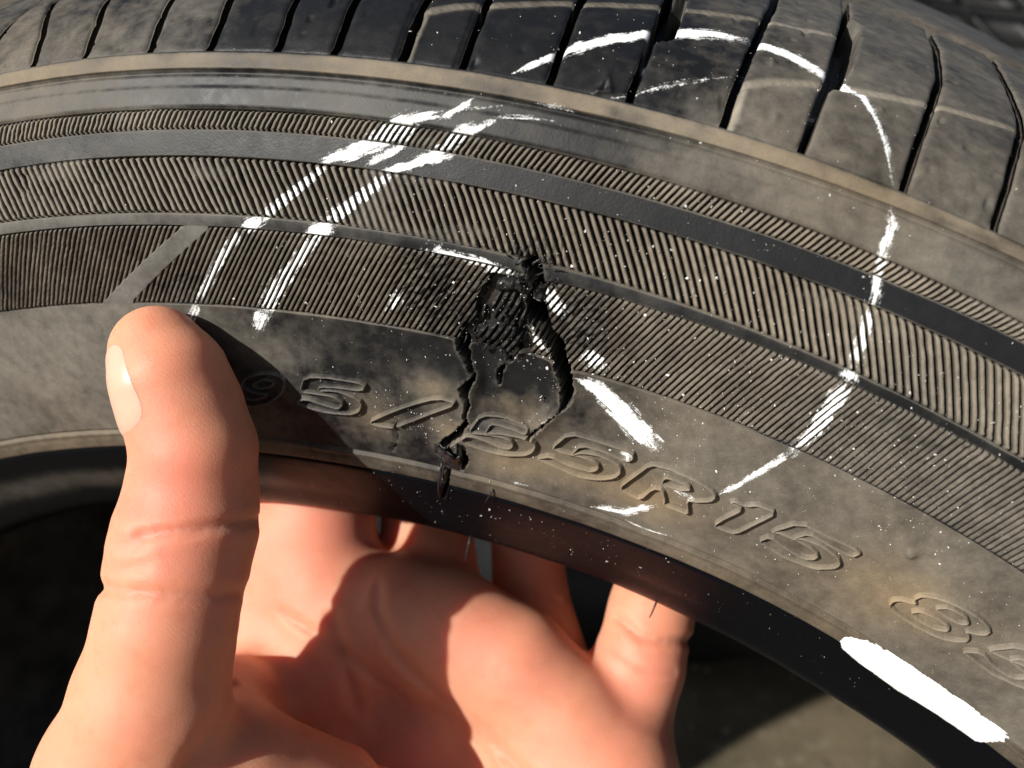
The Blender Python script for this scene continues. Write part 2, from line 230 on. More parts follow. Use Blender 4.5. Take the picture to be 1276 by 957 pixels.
def rubber_material(name, base=(.0075, .0078, .0085, 1), rough=.5, spec=.27, namp=.72, ior=1.5):
    m, nt, b = new_mat(name); k = NB(nt)
    geo = k.n('ShaderNodeNewGeometry').outputs['Position']
    dirt_shading = k.attr('dirt_shading').outputs['Fac']; brown = k.attr('brown').outputs['Fac']; fresh_shade = k.attr('fresh_shade').outputs['Fac']; chalk = k.attr('chalk').outputs['Fac']; cuv = k.attr('chalk_uv').outputs['Vector']
    n1 = k.noise(geo, 70., 5., .6); n2 = k.noise(geo, 420., 4., .6); n3 = k.noise(geo, 2600., 3., .6); n4 = k.noise(geo, 25., 3.)
    # dust film: patchy amount
    d = k.math('MULTIPLY_ADD', k.math('SUBTRACT', n1, .5), 1.15*namp, dirt_shading)
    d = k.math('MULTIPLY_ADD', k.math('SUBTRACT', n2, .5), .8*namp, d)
    d = k.math('MULTIPLY', d, k.ramp(dirt_shading, 0., .18))
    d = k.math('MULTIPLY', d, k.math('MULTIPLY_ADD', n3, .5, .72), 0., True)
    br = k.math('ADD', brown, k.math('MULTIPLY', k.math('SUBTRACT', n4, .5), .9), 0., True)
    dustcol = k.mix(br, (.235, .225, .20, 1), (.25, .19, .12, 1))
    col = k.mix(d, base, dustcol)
    col = k.mix(k.math('MULTIPLY', fresh_shade, .85), col, (.012, .012, .0125, 1)); col = k.mix(k.ramp(fresh_shade, .9, .99), col, (.0015, .0015, .0016, 1))  # torn rubber is dark; deep cut interiors blackened further as painted shade
    # dry-brush chalk
    st = k.n('ShaderNodeMapping'); k.l(cuv, st.inputs[0]); st.inputs['Scale'].default_value = (.14, 2.4, 1.)
    s1 = k.noise(st.outputs[0], 1.0, 3.); s2 = k.noise(geo, 3500., 2.)
    cm = k.math('ADD', chalk, k.math('ADD', k.math('MULTIPLY', k.math('SUBTRACT', s1, .5), 1.5), k.math('MULTIPLY', k.math('SUBTRACT', s2, .5), .8)))
    cm = k.math('MULTIPLY', k.ramp(cm, .36, .78), k.ramp(chalk, .02, .12))
    col = k.mix(cm, col, (.80, .81, .80, 1))
    k.l(col, b.inputs['Base Color'])
    r = k.math('MULTIPLY_ADD', d, .35, rough); r = k.math('ADD', r, k.math('MULTIPLY', k.math('SUBTRACT', n2, .5), .25)); r = k.math('MAXIMUM', r, k.math('MULTIPLY', cm, .85), 0, True)
    k.l(r, b.inputs['Roughness']); k.l(k.math('MULTIPLY', k.math('SUBTRACT', 1., k.math('MULTIPLY', k.ramp(fresh_shade, .85, .99), .85)), spec), b.inputs['Specular IOR Level'])
    b.inputs['IOR'].default_value = ior
    bp = k.n('ShaderNodeBump'); bp.inputs['Strength'].default_value = .35; bp.inputs['Distance'].default_value = .0002
    h = k.math('ADD', k.math('MULTIPLY', n3, .5), k.math('MULTIPLY', n2, .7)); h = k.math('ADD', h, k.math('MULTIPLY', fresh_shade, k.noise(geo, 1500., 5.)))
    k.l(h, bp.inputs['Height']); k.l(bp.outputs[0], b.inputs['Normal'])
    return m
RUBBER = rubber_material('tyre_rubber')
BEADRUB = rubber_material('bead_rubber', base=(.0028, .0033, .0046, 1), rough=.34, spec=.4, namp=.25, ior=1.2)
def simple_mat(name, col, rough, nscale=0, namp=0., bump=0., spec=.5):
    m, nt, b = new_mat(name); k = NB(nt); geo = k.n('ShaderNodeNewGeometry').outputs['Position']
    if nscale:
        n = k.noise(geo, nscale, 5.); lo = tuple(c*(1-namp) for c in col[:3])+(1,); hi = tuple(min(1, c*(1+namp)) for c in col[:3])+(1,)
        k.l(k.mix(k.ramp(n, .3, .7), lo, hi), b.inputs['Base Color'])
        if bump:
            bp = k.n('ShaderNodeBump'); bp.inputs['Strength'].default_value = bump; bp.inputs['Distance'].default_value = .0004; k.l(n, bp.inputs['Height']); k.l(bp.outputs[0], b.inputs['Normal'])
    else: b.inputs['Base Color'].default_value = col
    b.inputs['Roughness'].default_value = rough; b.inputs['Specular IOR Level'].default_value = spec
    return m
WHITE = simple_mat('white_paint', (.84, .84, .83, 1), .6, 900., .05, .2)
FLECK = simple_mat('pale_dust', (.62, .62, .59, 1), .8)
BLACKRUB = simple_mat('torn_rubber', (.014, .014, .015, 1), .42, 1200., .4, .6)

# ------------------------------------------------------------------ relief of the tyre (all in degrees round the axle and mm along the profile)
def crack_depth(A, S):
    """depth (mm) of the cuts; and nearness to a cut edge"""
    D = np.zeros(A.shape); near = np.zeros(A.shape)
    for key, mx in (('right', 15.), ('left', 11.), ('small', 5.), ('bead', 6.), ('mid', 3.)):
        poly = CRACKS[key]; m = boxed(A, S, poly, 4)
        if not m.any(): continue
        X, Y = flat(A[m], S[m]); d = sdist(X, Y, poly)+(fbm(X*1.7, Y*1.7, 5)-.5)*.6+{'right': .38*sst(19, 24, Y), 'left': .15}.get(key, 0.)
        v = np.where(d > 0, mx*(1-np.exp(-np.maximum(d, 0)/.38)), 0)
        D[m] = np.maximum(D[m], v); near[m] = np.maximum(near[m], np.exp(-np.maximum(-d, 0)/.9))
    for key, w, dep in (('a', .32, 1.2), ('b', .5, 1.6), ('c', .25, .6)):
        poly = HAIRLINES[key]; m = boxed(A, S, poly, 2)
        if not m.any(): continue
        X, Y = flat(A[m], S[m]); d = seg_dist(X, Y, poly)[0]+(vnoise(X*3, Y*3, 3)-.5)*.3
        D[m] = np.maximum(D[m], dep*sst(w, w*.3, d))
    return D, near
def flap_drop(A, S):
    D = np.zeros(A.shape); m = boxed(A, S, FLAP, 3)
    if m.any():
        X, Y = flat(A[m], S[m]); d = sdist(X, Y, FLAP); D[m] = .9*sst(-.2, 2.2, d)
    return D
def lift(A, S):
    """rubber bulging up along the big cut's right lip"""
    D = np.zeros(A.shape); m = boxed(A, S, CRACKS['right'], 12)
    if m.any():
        X, Y = flat(A[m], S[m]); P = np.array([flat(a, s) for a, s in CRACKS['right']]); cx = np.interp(Y, [12, 24, 31, 40], [P[13, 0], flat(10.6, 0)[0], flat(9.8, 0)[0], flat(9., 0)[0]])
        D[m] = (.9*np.exp(-np.maximum(X-cx-1, 0)/4.)*(X > cx)+.35*np.exp(-np.maximum(cx-X, 0)/3.)*(X <= cx))*sst(11, 18, S[m])*sst(46, 40, S[m])
    return D
def warp(A, S): return lift(A, S)-flap_drop(A, S)
TREAD_A = (-24.5, 37.5)
BANDS = {'BC': ('C', 'B'), 'DE': ('E', 'D'), 'FG': ('G', 'F')}
def body_height(A, S):
    h = np.zeros(A.shape)
    for lo, hi in BANDS.values():
        l, u = SV[lo], SV[hi]; h -= 1.7*sst(l+.02, l+.35, S)*sst(u-.02, u-.35, S)
    h += .3*sst(SV['A']-.12, SV['A']+.12, S)*sst(SV['T']+1.2, SV['T']+.4, S)                    # lip under the tread
    h -= .45*np.exp(-((S-SV['A']+.55)/.4)**2)*(S < SV['A'])
    h += .22*sst(62.7, 62.2, S)*sst(58.9, 59.3, S)                                               # low step in the smooth shoulder
    h -= .4*np.exp(-((S+.35)/.28)**2)                                                            # rim line
    h += .22*np.exp(-((S+1.0)/.5)**2)
    h -= .25*np.exp(-((S+4.6)/.35)**2)
    inw = sst(TREAD_A[0]-.3, TREAD_A[0], A)*sst(TREAD_A[1]+.3, TREAD_A[1], A)
    h -= 6.5*sst(SV['T']+.25, SV['T']+.5, S)*sst(140, 136, S)*inw
    X, Y = flat(A, S); on = (S > SK[8]) & (S < SV['T']+60)
    h += np.where(on, (fbm(X*.06, Y*.06, 11, 3)-.5)*.35, 0)
    v = (S > -26) & (S < 50) & (A > 3) & (A < 14)
    if v.any(): h[v] += warp(A[v], S[v])
    for a, s, r, t in ((*NUBS[3], .75, .9),):
        X2 = np.hypot(np.radians(A-a)*RM, S-s); h += t*np.exp(-(X2/r)**2)
    m = (A > 3) & (A < 14)
    if m.any():
        D = np.zeros(A.shape); N_ = np.zeros(A.shape); D[m], N_[m] = crack_depth(A[m], S[m]); h -= D; h += .32*N_**1.5*(D < .2)
    return h
def dirt_shading_map(A, S):
    """dust, brownness and fresh-rubber amounts by place, with some sheen and shade put in"""
    d = np.full(A.shape, .3); br = np.full(A.shape, .4); fr = np.zeros(A.shape)
    left = sst(0, -9, A); right = sst(9, 16, A); mid = 1-np.maximum(left, right)
    X, Y = flat(A, S)
    def zone(lo, hi, v, b):
        nonlocal d, br
        w = sst(lo-.15, lo+.15, S)*sst(hi+.15, hi-.15, S); d = d*(1-w)+v*w; br = br*(1-w)+b*w
    zone(-60, -4.4, .0, .2); d = d+.2*left*np.exp(-((S+14)/3.6)**2)  # pale band on the left bead is painted sheen, carried as dust
    zone(-4.4, 0, .5*left+.2*mid+.36*right, .75)
    zone(0, SV['G'], .50*left+.09*mid+.47*right, .3*left+.35*mid+.5*right)  # left dust also paints in the sidewall's sheen
    zone(SV['G'], SV['F'], .36*left+.42*mid+.5*right, .5)
    zone(SV['F'], SV['E'], .4*left+.1*mid+.06*right, .1)
    zone(SV['E'], SV['D'], .66*left+.6*mid+.74*right, .5)
    zone(SV['D'], SV['C'], .17*left+.02*mid+.02*right, .05)  # paler left end paints sheen onto the same dark strip
    zone(SV['C'], SV['B'], .7*left+.6*mid+.8*right, .5)
    zone(SV['B'], SV['A'], .34*left+.06*mid+.45*right, .4)
    zone(SV['A'], SV['T'], .62, .75)
    zone(SV['T'], 200, .25*left+.05*mid+.30*right, .4)
    ba, bs = zip(*BAR['left']); la = np.interp(S, bs, ba); rs = sorted((s, a) for a, s in BAR['right']); ra = np.interp(S, [x[0] for x in rs], [x[1] for x in rs])
    bw = sst(-.1, .1, A-la)*sst(-.1, .1, ra-A)*sst(SV['G']-.1, SV['G']+.1, S)*sst(SV['F']+.1, SV['F']-.1, S); d = d*(1-bw)+.45*bw; br = br*(1-bw)
    # rubbed-clean stripe on the shoulder
    cl = sst(-6.2, -5.9, A)*sst(9, 5, A)*sst(58.9, 59.5, S)*sst(65.3, 64.9, S); d = d*(1-cl)+.17*cl; br = br*(1-cl)+.05*cl
    tz = sst(SV['A']-.2, SV['A']+.1, S)*sst(SV['T']+.8, SV['T']+.3, S); d = d*(1-tz*np.clip(1.5*(fbm(X*.16, Y*.5, 61, 3)-.42), 0, .7))
    # rust-brown smears round the letters
    for a, s, rx, ry, v in ((2.6, 9, 6, 5, .4), (5.4, 17, 4, 2.6, .5), (6.0, 9.5, 3, 3, .55), (8.6, 5, 8, 5, .6), (11.5, 8, 9, 6, .45), (8.8, 17, 6, 3, .35), (15, 8, 9, 5, .45), (26, 12, 12, 7, .4)):
        g = np.exp(-(((X-flat(a, 0)[0])/rx)**2+((Y-s)/ry)**2)); d = d+g*v*.8; br = br+g*.5
    g = np.exp(-(((X-flat(-2, 0)[0])/9)**2+((Y-19)/3.)**2)); d += .15*g
    m = boxed(A, S, CRACKS['right'], 20)
    if m.any():
        x, y = X[m], Y[m]; e = np.exp(-np.maximum(-sdist(x, y, CRACKS['right'])-.4, 0)/1.1)*(y > 30); t = sst(-2.2, .8, sdist(x, y, TORN))
        far = np.exp(-np.maximum(-sdist(x, y, TORN), 0)/4.5)
        fr[m] = np.maximum(e*.5, t*.25); d[m] *= 1-.72*far
    D, near = (np.zeros(A.shape), np.zeros(A.shape)); mm = (A > 3) & (A < 14)
    if mm.any(): D[mm], near[mm] = crack_depth(A[mm], S[mm])
    fr = np.maximum(fr, sst(.5, 2, D)); d = d+.22*near**2*(D < .2)*(.5+fbm(X*.8, Y*.8, 88))  # deep parts of the cuts get the painted shade
    return np.clip(d, 0, 1), np.clip(br, 0, 1), np.clip(fr, 0, 1)
CSTR = {1: .8, 7: .85, 8: .8, 9: .6, 12: .8, 13: .6, 14: .85, 15: .8, 23: .75, 24: .8, 25: .8, 28: 1.15, 29: 1.25, 30: 1.15, 31: 1.1, 33: .6, 34: .8, 36: .6, 37: .7, 38: .7, 39: .7}
def chalk_map(A, S):
    c = np.zeros(A.shape); uv = np.zeros(A.shape+(3,)); who = np.full(A.shape, -1)
    for i, st in enumerate(CHALK):
        P = np.array(st); m = boxed(A, S, P, P[:, 2].max()+1)
        if not m.any(): continue
        X, Y = flat(A[m], S[m]); k = max(1., math.cos(0)); d, ac, al, tt = seg_dist(X, Y, P[:, :2])
        w = np.interp(tt, np.arange(len(P)), P[:, 2])/2
        d = d+(fbm(X*1.3, Y*1.3, 40+i, 3)-.5)*np.minimum(1.1, w*.9)
        v = np.clip((w-d)/(.35+.75*w)+.30, 0, .92); L = al.max()+1e-6
        v = v*(.5+.5*sst(0, .15, al/L)*sst(1, .8, al/L))*CSTR.get(i, 1.)
        cm = c[m]; better = v > cm
        cm = np.where(better, v, cm); c[m] = cm
        u = uv[m]; u[better] = np.stack([al, ac, np.full(al.shape, i*7.3)], -1)[better]; uv[m] = u
        wh = who[m]; wh[better] = i; who[m] = wh
    return c, uv, who
def attrs_for(A, S, chalkmul=None, topness=None):
    d, br, fr = dirt_shading_map(A, S); c, uv, who = chalk_map(A, S)
    if topness is not None:
        c = c*sst(.6, .92, topness); d = d*(.04+.96*topness**1.4)  # dust fades out in the rib gaps, painting their shade
    return {'dirt_shading': d.ravel(), 'brown': br.ravel(), 'fresh_shade': fr.ravel(), 'chalk': c.ravel(), 'chalk_uv': uv.reshape(-1, 3)}, who
CHALK_SHELLS = {}
def keep_chalk(P, N, faces, at, who):
    """remember the chalked faces of a surface, so that each chalk stroke becomes a thin layer of its own"""
    c = at['chalk']; w = who.ravel()
    fc = c[faces].min(1); fw = w[faces].max(1)
    for i in np.unique(fw[(fc > .3) & (fw >= 0)]):
        sel = faces[(fc > .3) & (fw == i)]
        if len(sel) < 6: continue
        ids, inv = np.unique(sel, return_inverse=True)
        CHALK_SHELLS.setdefault(int(i), []).append((P[ids]+N[ids]*.00005, inv.reshape(sel.shape), {k: v[ids] for k, v in at.items()}))
def vnormals(P, n, m):
    Q = P.reshape(n, m, 3); N = np.cross(np.gradient(Q, axis=0), np.gradient(Q, axis=1)); N /= np.linalg.norm(N, axis=-1, keepdims=True)+1e-15
    N = N.reshape(-1, 3)
    return N if (N*(P-P.mean(0))).sum() is None else N

# ------------------------------------------------------------------ tyre
tyre = thing('tyre', 'worn tyre with a deep torn cut in its chalk marked sidewall, held by the hand', 'tyre', (0, 0, 0))
aa = np.concatenate([np.arange(-180, -26, 3.), np.arange(-26, 4.5, .13), np.arange(4.5, 12.2, .055), np.arange(12.2, 39, .13), np.arange(39, 180, 3.)])
ss = [SK[0]]
def run(to, step):
    n = max(1, int(math.ceil((to-ss[-1])/step))); ss.extend(list(np.linspace(ss[-1], to, n+1)[1:]))
run(SK[7], 6.); run(SK[9]-1, 1.); run(SV['I']+4, .5); run(-6, .6); run(1, .12); run(SV['G']-.1, .28); run(SV['G']+.5, .06); run(SV['F']-.5, .4); run(SV['F']+.1, .06); run(SV['E']-.1, .25)
run(SV['E']+.5, .06); run(SV['D']-.5, .5); run(SV['D']+.1, .06); run(SV['C']-.1, .25); run(SV['C']+.5, .06); run(SV['B']-.5, .4); run(SV['B']+.1, .06); run(SV['A']-1.5, .3); run(SV['A']+.4, .08); run(SV['T']-.1, .25); run(SV['T']+.8, .06)
run(140, 3.); run(SK[-1], 8.)
ss = np.array(ss)
A, S = np.meshgrid(aa, ss, indexing='ij')
H = body_height(A, S)
V = surf(A, S, H).reshape(-1, 3)*MM
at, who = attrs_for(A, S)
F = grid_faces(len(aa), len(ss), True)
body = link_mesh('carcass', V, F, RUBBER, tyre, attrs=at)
body.data.materials.append(BEADRUB)
sm = ss[F[:, 0] % len(ss)]; mi = ((sm < -4.5)).astype(np.int32); body.data.polygons.foreach_set('material_index', mi)
VN = surf(A, S, H+.2).reshape(-1, 3)*MM-V; VN /= np.linalg.norm(VN, axis=1, keepdims=True)+1e-12
_hide = np.zeros(len(ss), bool)
for lo, hi in BANDS.values(): _hide |= (ss > SV[lo]-.02) & (ss < SV[hi]+.02)
_ok = ~_hide[F[:, 0] % len(ss)] & ~_hide[F[:, 2] % len(ss)] & (sm < SV['T']+.2)
keep_chalk(V, VN, F[_ok], at, who)

# ribbed decoration bands: moulded ribs too fine to pick apart, one sheet each
def rib_band(key, pitch, slant, valley, per, along, width, phase0):
    lo, hi = BANDS[key]; l, u = SV[lo], SV[hi]
    n0, n1 = int(math.floor(-27/pitch)), int(math.ceil(40/pitch)); p = np.arange(n0, n1, 1./per); q = np.linspace(0, 1, along)
    p = np.concatenate([p, [n1]])
    Pg, Q = np.meshgrid(p, q, indexing='ij'); a0 = Pg*pitch+phase0; jit = (vnoise(np.floor(Pg)+.5, Q*0+.5, 3)-.5)*.12*pitch
    A = a0+slant(a0)*Q+(vnoise(Pg*.7, Q*3., 8)-.5)*.09*pitch; S = l+(u-l)*Q
    ph = Pg-np.floor(Pg); f = np.clip((1-np.abs(2*ph-1))*width, 0, 1); f = f*f*(3-2*f)
    var = .8+.4*(vnoise(np.floor(Pg)*3.1+.5, Q*4, 21)); end = sst(0, .5, S-l)*sst(0, .5, u-S)
    X, Y = flat(A, S)
    wear = np.clip(1.15-.9*np.clip(fbm(X*.35, Y*.5, 77, 3)-.45, 0, 1), .6, 1)
    top = f*end; rim = 1-end
    fill = .65*sst(.6, .76, fbm(X*.075, Y*.22, 91, 3))
    if key == 'FG': fill = np.maximum(fill, .75*sst(17, 22, A)*sst(38, 31, S))
    valley = valley*(1-fill)
    h = -valley*(1-top*np.minimum(1, var)*wear)+(fbm(X*2.2, Y*2.2, 5, 3)-.5)*.22*top
    h = np.where(rim > 0, h*(1-rim)+(-valley*.95)*rim, h)
    edge = np.maximum(sst(.18, .0, S-l), sst(.18, 0, u-S)); h = h*(1-edge)-.03*edge
    if key == 'FG':
        ba, bs = zip(*BAR['left']); la = np.interp(S, bs, ba); rs = sorted((s, a) for a, s in BAR['right']); ra = np.interp(S, [x[0] for x in rs], [x[1] for x in rs])
        xl = np.radians(A-la)*RM; xr = np.radians(ra-A)*RM; bar = sst(0, .25, xl)*sst(0, .25, xr); h = h*(1-bar)+.06*bar; top = np.maximum(top, bar)
        t = np.zeros(A.shape); m = boxed(A, S, TORN, 4); x, y = X[m], Y[m]; t[m] = sst(-.6, .5, sdist(x, y, TORN)+(fbm(x, y, 9, 3)-.5)*2.)
        th = np.full(A.shape, -2.3)+(fbm(X*1.3, Y*1.3, 12)-.5)*2.2; tt = np.full(A.shape, .12)
        for poly, dr, hh in PLATES:
            mm = boxed(A, S, poly, 2); x, y = X[mm], Y[mm]; d = sdist(x, y, poly)+(fbm(x*1.8, y*1.8, 14)-.5)*.7; on = sst(-.12, .22, d); pc = np.array([flat(*q) for q in poly]).mean(0)
            hp = hh+(fbm(x*.9, y*.9, 19)-.5)*1.1+.05*(x-pc[0])-.35*sst(.7, 0, d); tp = np.full(x.shape, .5)
            if dr:
                q0, q1 = np.array(flat(*dr[0])), np.array(flat(*dr[1])); e = (q1-q0)/np.hypot(*(q1-q0)); cc = (x-pc[0])*e[1]-(y-pc[1])*e[0]
                rb = np.abs(((cc/1.02+.15*vnoise(y*.8, x*.3, 3)) % 1)*2-1); rb = sst(.15, .6, rb); hp = hp-.95*(1-rb); tp = .08+.8*rb
            th[mm] = th[mm]*(1-on)+hp*on; tt[mm] = tt[mm]*(1-on)+tp*on
        h = h*(1-t)+th*t; top = top*(1-t)+t*tt
        # frayed ribs left of the tear and next to the right lip
        fz = np.exp(-(((X-flat(5.2, 0)[0])/6.)**2+((Y-35)/6.5)**2))+.8*np.exp(-(((X-flat(10.6, 0)[0])/4.)**2+((Y-35)/7.)**2)); h += fz*(fbm(X*1.4-.8*Y, Y*1.1, 15)-.6)*1.6*(1-t); top = np.clip(top*(1-.55*np.clip(fz, 0, 1)), 0, 1)
    if key == 'DE':
        fz = np.exp(-(((X-flat(9.0, 0)[0])/4.5)**2+((Y-43.4)/3.2)**2)); h += fz*(fbm(X*1.9, Y*1.5, 15)-.6)*2.2
    m = (A > 3) & (A < 14.5)
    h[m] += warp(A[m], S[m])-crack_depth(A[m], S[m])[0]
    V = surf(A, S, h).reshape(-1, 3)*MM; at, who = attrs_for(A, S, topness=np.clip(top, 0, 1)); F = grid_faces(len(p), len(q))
    ob = link_mesh('ribbed_band', V, F, RUBBER, tyre, attrs=at); ob['kind'] = 'stuff'
    VN = surf(A, S, h+.2).reshape(-1, 3)*MM-V; VN /= np.linalg.norm(VN, axis=1, keepdims=True)+1e-12
    keep_chalk(V, VN, F, at, who)
    return ob
b1 = rib_band('BC', .1975, lambda a: .36+0*a, 1.0, 10, 14, 1.5, 0.); b1['label'] = 'narrow outer band of fine slanted ribs'
b2 = rib_band('DE', .2815, lambda a: np.interp(a, [-12, -3, 3, 10, 22], [-.63, -1.0, -1.0, -1.2, -1.45]), 1.35, 12, 34, 1.55, .1); b2['label'] = 'middle band of upright ribs'
b3 = rib_band('FG', .2275, lambda a: np.interp(a, [-10, -4, 1.3, 10.8, 16.4, 21.6, 30], [2.4, 2.42, 1.9, 1.55, 1.17, .5, .4]), .95, 10, 64, 1.8, 0.); b3['label'] = 'inner band of slanted ribs torn open by the cut'

# raised lettering: each character is a small moulded relief of its own
def chaikin(o):
    P = np.array(o[:-1] if o[0] == o[-1] else o); Q = np.roll(P, -1, 0); out = np.empty((2*len(P), 2)); out[0::2] = .8*P+.2*Q; out[1::2] = .2*P+.8*Q
    return [tuple(x) for x in np.concatenate([out, out[:1]])]
def letter(key, outlines):
    outlines = [chaikin(o) for o in outlines]
    P = np.array([p for o in outlines for p in o]); pa = .35; a = np.arange(P[:, 0].min()-pa, P[:, 0].max()+pa, .03); s = np.arange(P[:, 1].min()-1.2, P[:, 1].max()+1.2, .13)
    A, S = np.meshgrid(a, s, indexing='ij'); X, Y = flat(A, S); d = np.full(A.shape, 1e9); ins = np.zeros(A.shape, bool)
    for k, o in enumerate(outlines):
        d = np.minimum(d, seg_dist(X, Y, o)[0]); i = inside(X, Y, o); ins = ins ^ i
    sd = np.where(ins, d, -d)
    ridge = np.exp(-(np.maximum(np.abs(sd)-.07, 0)/.17)**2); base = -.38*sst(.15, .55, sd)-.22*np.exp(-((sd+.62)/.22)**2)
    rel = .85*ridge*(.9+.2*vnoise(X*.5, Y*.5, 4))+base
    h = body_height(A, S)+rel+.0
    V = surf(A, S, h).reshape(-1, 3)*MM; at, who = attrs_for(A, S); F = grid_faces(len(a), len(s)); r = rel.ravel()
    at['dirt_shading'] = np.clip(at['dirt_shading']+.2*ridge.ravel()-.05*(sd.ravel() > .3), 0, 1)
    if key == 'r': at['chalk'] = np.maximum(at['chalk'], .32*(vnoise(X*2.2, Y*2.2, 9).ravel() > .62)*np.exp(-((X.ravel()-X.mean()-1.5)/4)**2))
    F = F[(np.abs(r[F]) > .02).any(1)]
    used, inv = np.unique(F, return_inverse=True)
    link_mesh('letter', V[used], inv.reshape(F.shape), RUBBER, tyre, attrs={k: v[used] for k, v in at.items()})
for k_, o_ in LETTERS.items(): letter(k_, o_)

# tread: separate shoulder blocks between the sipes
SIP = sorted([sorted([(s, a) for a, s in p]) for p in SIPES], key=lambda p: p[0][1])
def sipe_line(i):
    if 0 <= i < len(SIP):
        p = SIP[i]; return lambda s: np.interp(s, [q[0] for q in p], [q[1] for q in p])
    a = SIP[0][0][1]+2.3*i if i < 0 else SIP[-1][0][1]+2.55*(i-len(SIP)+1)
    return lambda s: np.full(np.shape(s), a)
def block(i):
    L, R = sipe_line(i-1), sipe_line(i); s0, s1 = SV['T']+.12, 134.
    s = np.concatenate([np.linspace(s0, s0+1.2, 8), np.linspace(s0+1.5, s1-1, 120), [s1-.3, s1]]); g = math.degrees(.62/288)
    nu = 46; t = np.linspace(0, 1, nu); ct = .5-.5*np.cos(np.pi*t); t = .5*t+.5*ct
    Tt, Sg = np.meshgrid(t, s, indexing='ij'); wl = (vnoise(Sg*.5, Sg*0, i+50)-.5)*.03; la, ra = L(Sg)+g+wl, R(Sg)-g+(vnoise(Sg*.5, Sg*0, i+51)-.5)*.03
    Ag = la+(ra-la)*Tt; X = np.radians(Ag)*288; e = np.minimum(np.radians(Ag-la), np.radians(ra-Ag))*288; es = np.minimum(Sg-s0+.25, s1-Sg)
    X0, Y0 = flat(Ag, Sg)
    h = .08-.5*np.exp(-np.maximum(e, 0)/.28)*sst(0, 2, Sg-s0)+(fbm(X0*.15, Y0*.15, i, 3)-.5)*.5
    h += -.12*np.exp(-((Sg-s0-.1)/.35)**2)
    for J in (JLINE, JLINE2, JLINE3):
        m = boxed(Ag, Sg, J, 3)
        if m.any(): d = seg_dist(X0[m], Y0[m], J)[0]; h[m] -= .5*np.exp(-(d/.38)**2); h[m] += .12*np.exp(-((d-.8)/.4)**2)
    for sl in (SLOT, SLOT2):
        m = boxed(Ag, Sg, sl, 2)
        if m.any(): h[m] -= 6.2*sst(-.35, .05, sdist(X0[m], Y0[m], sl))
    for (a, s_), tt in zip(NUBS[:3], (.8, .7, .35)):
        h += tt*np.exp(-((np.radians(Ag-a)*288/.5)**2+((Sg-s_)/.55)**2))
    nk = vnoise(X0*.55+40*i, Y0*.55, 71); h -= .45*sst(.86, .97, nk)*sst(.3, .7, vnoise(X0*.2, Y0*.2, 72))+.12*np.abs(fbm(X0*.7-Y0*.25, Y0*1.2, 73, 3)-.5)
    m = boxed(Ag, Sg, TRI, 2)
    if m.any(): d = sdist(X0[m], Y0[m], TRI); h[m] += .55*np.exp(-((d-.1)/.3)**2)-.3*sst(.3, .7, d)
    if i in (6, 7): h -= .18*sst(1.1, .5, e)*sst(SV['T']+22, SV['T']+18, Sg)
    top = surf(Ag, Sg, h).reshape(-1, 3)*MM; n, m_ = Ag.shape
    idx = np.arange(n*m_).reshape(n, m_); ring = np.concatenate([idx[:, 0], idx[-1, 1:], idx[-2::-1, -1], idx[0, -2:0:-1]])
    low = surf(Ag, Sg, np.full(Ag.shape, -6.6)).reshape(-1, 3)[ring]*MM; mid_ = surf(Ag, Sg, h-1.2).reshape(-1, 3)[ring]*MM
    N0 = len(top); k = len(ring); V = np.concatenate([top, mid_, low]); F = grid_faces(n, m_); r1 = N0+np.arange(k); r2 = r1+k
    side = np.concatenate([np.stack([ring, r1, np.roll(r1, -1), np.roll(ring, -1)], -1), np.stack([r1, r2, np.roll(r2, -1), np.roll(r1, -1)], -1)])
    at, who = attrs_for(Ag, Sg); full = {}
    jd = np.zeros(Ag.shape)
    for J in (JLINE, JLINE2, JLINE3):
        mm = boxed(Ag, Sg, J, 3)
        if mm.any(): dj = seg_dist(X0[mm], Y0[mm], J)[0]; jd[mm] = np.maximum(jd[mm], np.exp(-((dj-.35)/.45)**2))
    at['dirt_shading'] = np.clip(at['dirt_shading']+.4*jd.ravel(), 0, 1)
    shade = rng.uniform(-.1, .1)
    at['dirt_shading'] = np.clip(at['dirt_shading']*(1+shade)+shade*.3+.5*np.exp(-np.maximum(e, 0)/.35).ravel()*np.clip(at['dirt_shading'], .1, 1), 0, 1)
    for kk, v in at.items(): full[kk] = np.concatenate([v, v[ring]*(.8 if kk == 'dirt_shading' else (0 if kk == 'chalk' else 1)), v[ring]*(.3 if kk == 'dirt_shading' else (0 if kk == 'chalk' else 1))])
    link_mesh('tread_block', V, np.concatenate([F, side[:, ::-1]]), RUBBER, tyre, attrs=full)
    VN = surf(Ag, Sg, h+.2).reshape(-1, 3)*MM-top; VN /= np.linalg.norm(VN, axis=1, keepdims=True)+1e-12
    keep_chalk(top, VN, F, at, who)
i0 = int(math.ceil((TREAD_A[0]-SIP[0][0][1])/2.3))
for i_ in range(i0+1, len(SIP)+6): block(i_)

# chalk strokes: thin powder layers lying on the rubber
for i_, parts in sorted(CHALK_SHELLS.items()):
    Vs, Fs, As, off = [], [], {}, 0
    for v, f, a_ in parts:
        Vs.append(v); Fs.append(f+off); off += len(v)
        for k_, x_ in a_.items(): As.setdefault(k_, []).append(x_)
    if sum(len(f) for f in Fs) < 40: continue
    link_mesh('chalk_mark', np.concatenate(Vs), np.concatenate(Fs), RUBBER, tyre, attrs={k_: np.concatenate(x_) for k_, x_ in As.items()})

